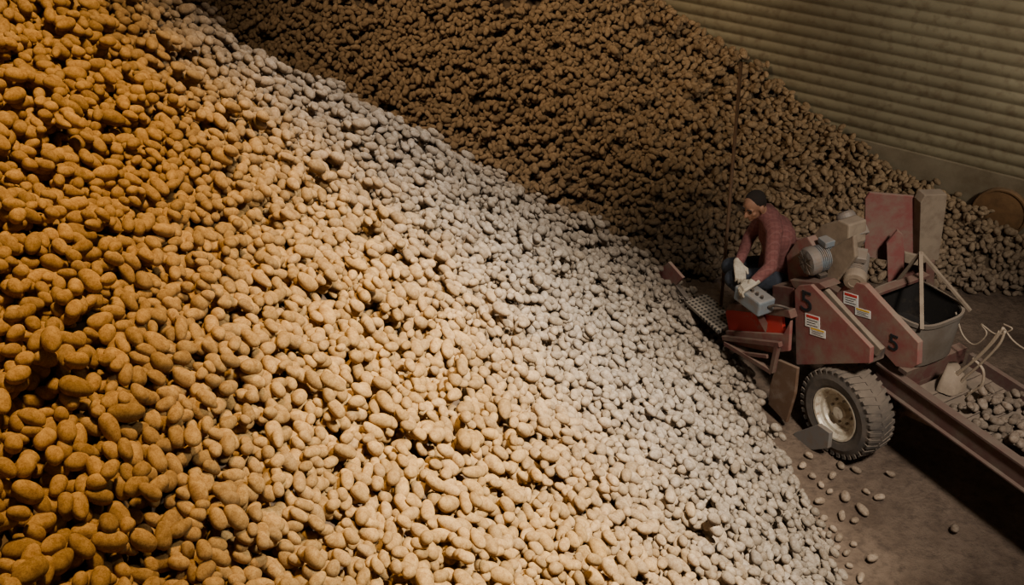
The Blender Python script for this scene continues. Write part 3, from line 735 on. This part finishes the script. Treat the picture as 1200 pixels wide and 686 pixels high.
def glove(wr,d,side,nm="glove"):
    d=Vector(d).normalized(); side=Vector(side); side=(side-d*side.dot(d)).normalized(); n_=d.cross(side)
    if n_.z>0: n_=-n_
    P=[capsule(wr-d*0.03,0.034,wr+d*0.01,0.034)]
    for k in range(4):
        o_=(k-1.5)*0.021; P.append(capsule(wr+side*o_*0.7,0.019,wr+d*0.085+side*o_,0.016))
    Ls=[0.036,0.042,0.039,0.030]
    for k in range(4):
        o_=(k-1.5)*0.023; a=wr+d*0.088+side*o_; L=Ls[k]
        b_=a+(d*0.85+n_*0.5).normalized()*L; c=b_+(d*0.35+n_*0.9).normalized()*L*0.75; e=c+(-d*0.1+n_).normalized()*L*0.5
        P+=[capsule(a,0.0115,b_,0.0105),capsule(b_,0.0105,c,0.0095),capsule(c,0.0095,e,0.0085)]
    a=wr+d*0.02-side*0.03; b_=a+(d*0.7-side*0.8).normalized()*0.04; c=b_+(d*0.9-side*0.1+n_*0.4).normalized()*0.035
    P+=[capsule(a,0.016,b_,0.013),capsule(b_,0.0125,c,0.010)]
    return blob(nm,P,0.0035,M_glove,person,PO,2)
glove(wrL,(-0.75,-0.12,-0.45),(0.2,-1,0)); glove(wrR,(0.05,-0.95,-0.40),(-1,0.0,0))
for an in (anL,anR):
    blob("boot",[capsule(an+Vector((0.02,0,0.03)),0.055,an+Vector((0.03,0,-0.05)),0.05),capsule(an+Vector((0.02,0,-0.055)),0.045,an+Vector((-0.14,-0.01,-0.065)),0.038)],0.007,M_boot,person,PO,2)

# ------------------------------------------------ airborne dust (real volume)
dm=bpy.data.materials.new("airborne_dust"); dm.use_nodes=True; nt=dm.node_tree
for n_ in list(nt.nodes): nt.nodes.remove(n_)
out=N(nt,"ShaderNodeOutputMaterial"); pv=N(nt,"ShaderNodeVolumeScatter"); nt.links.new(pv.outputs[0],out.inputs["Volume"])
pv.inputs["Color"].default_value=(0.97,0.93,0.87,1); pv.inputs["Anisotropy"].default_value=-0.45
tcn=N(nt,"ShaderNodeTexCoord"); gr=N(nt,"ShaderNodeTexGradient",gradient_type='SPHERICAL'); nt.links.new(tcn.outputs["Object"],gr.inputs[0])
mpd=N(nt,"ShaderNodeMapping"); mpd.inputs["Scale"].default_value=(2.6,1.2,1.0); nt.links.new(tcn.outputs["Object"],mpd.inputs[0])
nz=N(nt,"ShaderNodeTexNoise",i_Scale=1.8,i_Detail=3.0); nt.links.new(mpd.outputs[0],nz.inputs["Vector"])
r_=ramp(nt,nz.outputs[0],0.28,0.60); mu=N(nt,"ShaderNodeMath",operation='MULTIPLY'); nt.links.new(gr.outputs[1],mu.inputs[0]); nt.links.new(r_,mu.inputs[1])
m2=N(nt,"ShaderNodeMath",operation='MULTIPLY'); nt.links.new(mu.outputs[0],m2.inputs[0]); m2.inputs[1].default_value=5.0; nt.links.new(m2.outputs[0],pv.inputs["Density"])
def dust(c,r,rot,lab):
    g=ellip((0,0,0),(1,1,1)); me_=bpy.data.meshes.new("dust_cloud"); me_.from_pydata([tuple(v) for v in g[0]],[],g[1]); me_.materials.append(dm)
    o=bpy.data.objects.new("dust_cloud",me_); COL.objects.link(o); o.location=c; o.scale=r; o.rotation_euler=rot
    o["label"]=lab; o["category"]="dust"; o["kind"]="stuff"
p0=Vector((-2.1,6.7,3.65)); p1=Vector((1.6,5.7,1.2)); dv=(p1-p0)
dust((p0+p1)/2,(dv.length*0.62,0.95,0.62),dv.to_track_quat('X','Z').to_euler(),"pale haze of airborne dust drifting over the potato heap")

# ------------------------------------------------ lights
def spot(name,locn,tgt,ang,blend,power,col,r=0.25):
    l=bpy.data.lights.new(name,'SPOT'); l.spot_size=math.radians(ang); l.spot_blend=blend; l.energy=power; l.color=col; l.shadow_soft_size=r
    o=bpy.data.objects.new(name,l); COL.objects.link(o); o.location=locn; o.rotation_euler=(Vector(tgt)-Vector(locn)).to_track_quat('-Z','Y').to_euler(); return o
spot("warm_lamp",(0.0,4.0,8.0),(-2.1,3.6,3.2),74,1.0,2100,(1.0,0.62,0.22),0.3)
spot("work_lamp",(2.4,2.6,6.8),(0.30,3.9,1.3),54,1.0,5600,(1.0,0.89,0.71),0.3)
spot("band_fill",(1.2,4.8,7.8),(-0.4,6.2,2.1),48,1.0,2300,(1.0,0.94,0.84),0.3)  # added spot, brightens the pale band and the dust above it
spot("back_fill",(-1.0,6.6,7.2),(0.0,10.5,2.3),62,1.0,1250,(1.0,0.78,0.50),0.8)  # unseen fill added to lift the back pile
spot("wall_fill",(5.6,5.0,3.9),(4.1,9.6,2.1),64,1.0,620,(1.0,0.92,0.75),0.3)  # extra spot added to light the wall and soften its rib contrast
spot("machine_fill",(2.9,1.6,6.8),(3.0,5.9,0.8),36,1.0,2100,(1.0,0.91,0.80),0.35)  # added fill that brightens the front of machine and operator
w=bpy.data.worlds.new("world"); scene.world=w; w.use_nodes=True
w.node_tree.nodes["Background"].inputs[0].default_value=(0.60,0.48,0.36,1); w.node_tree.nodes["Background"].inputs[1].default_value=0.08
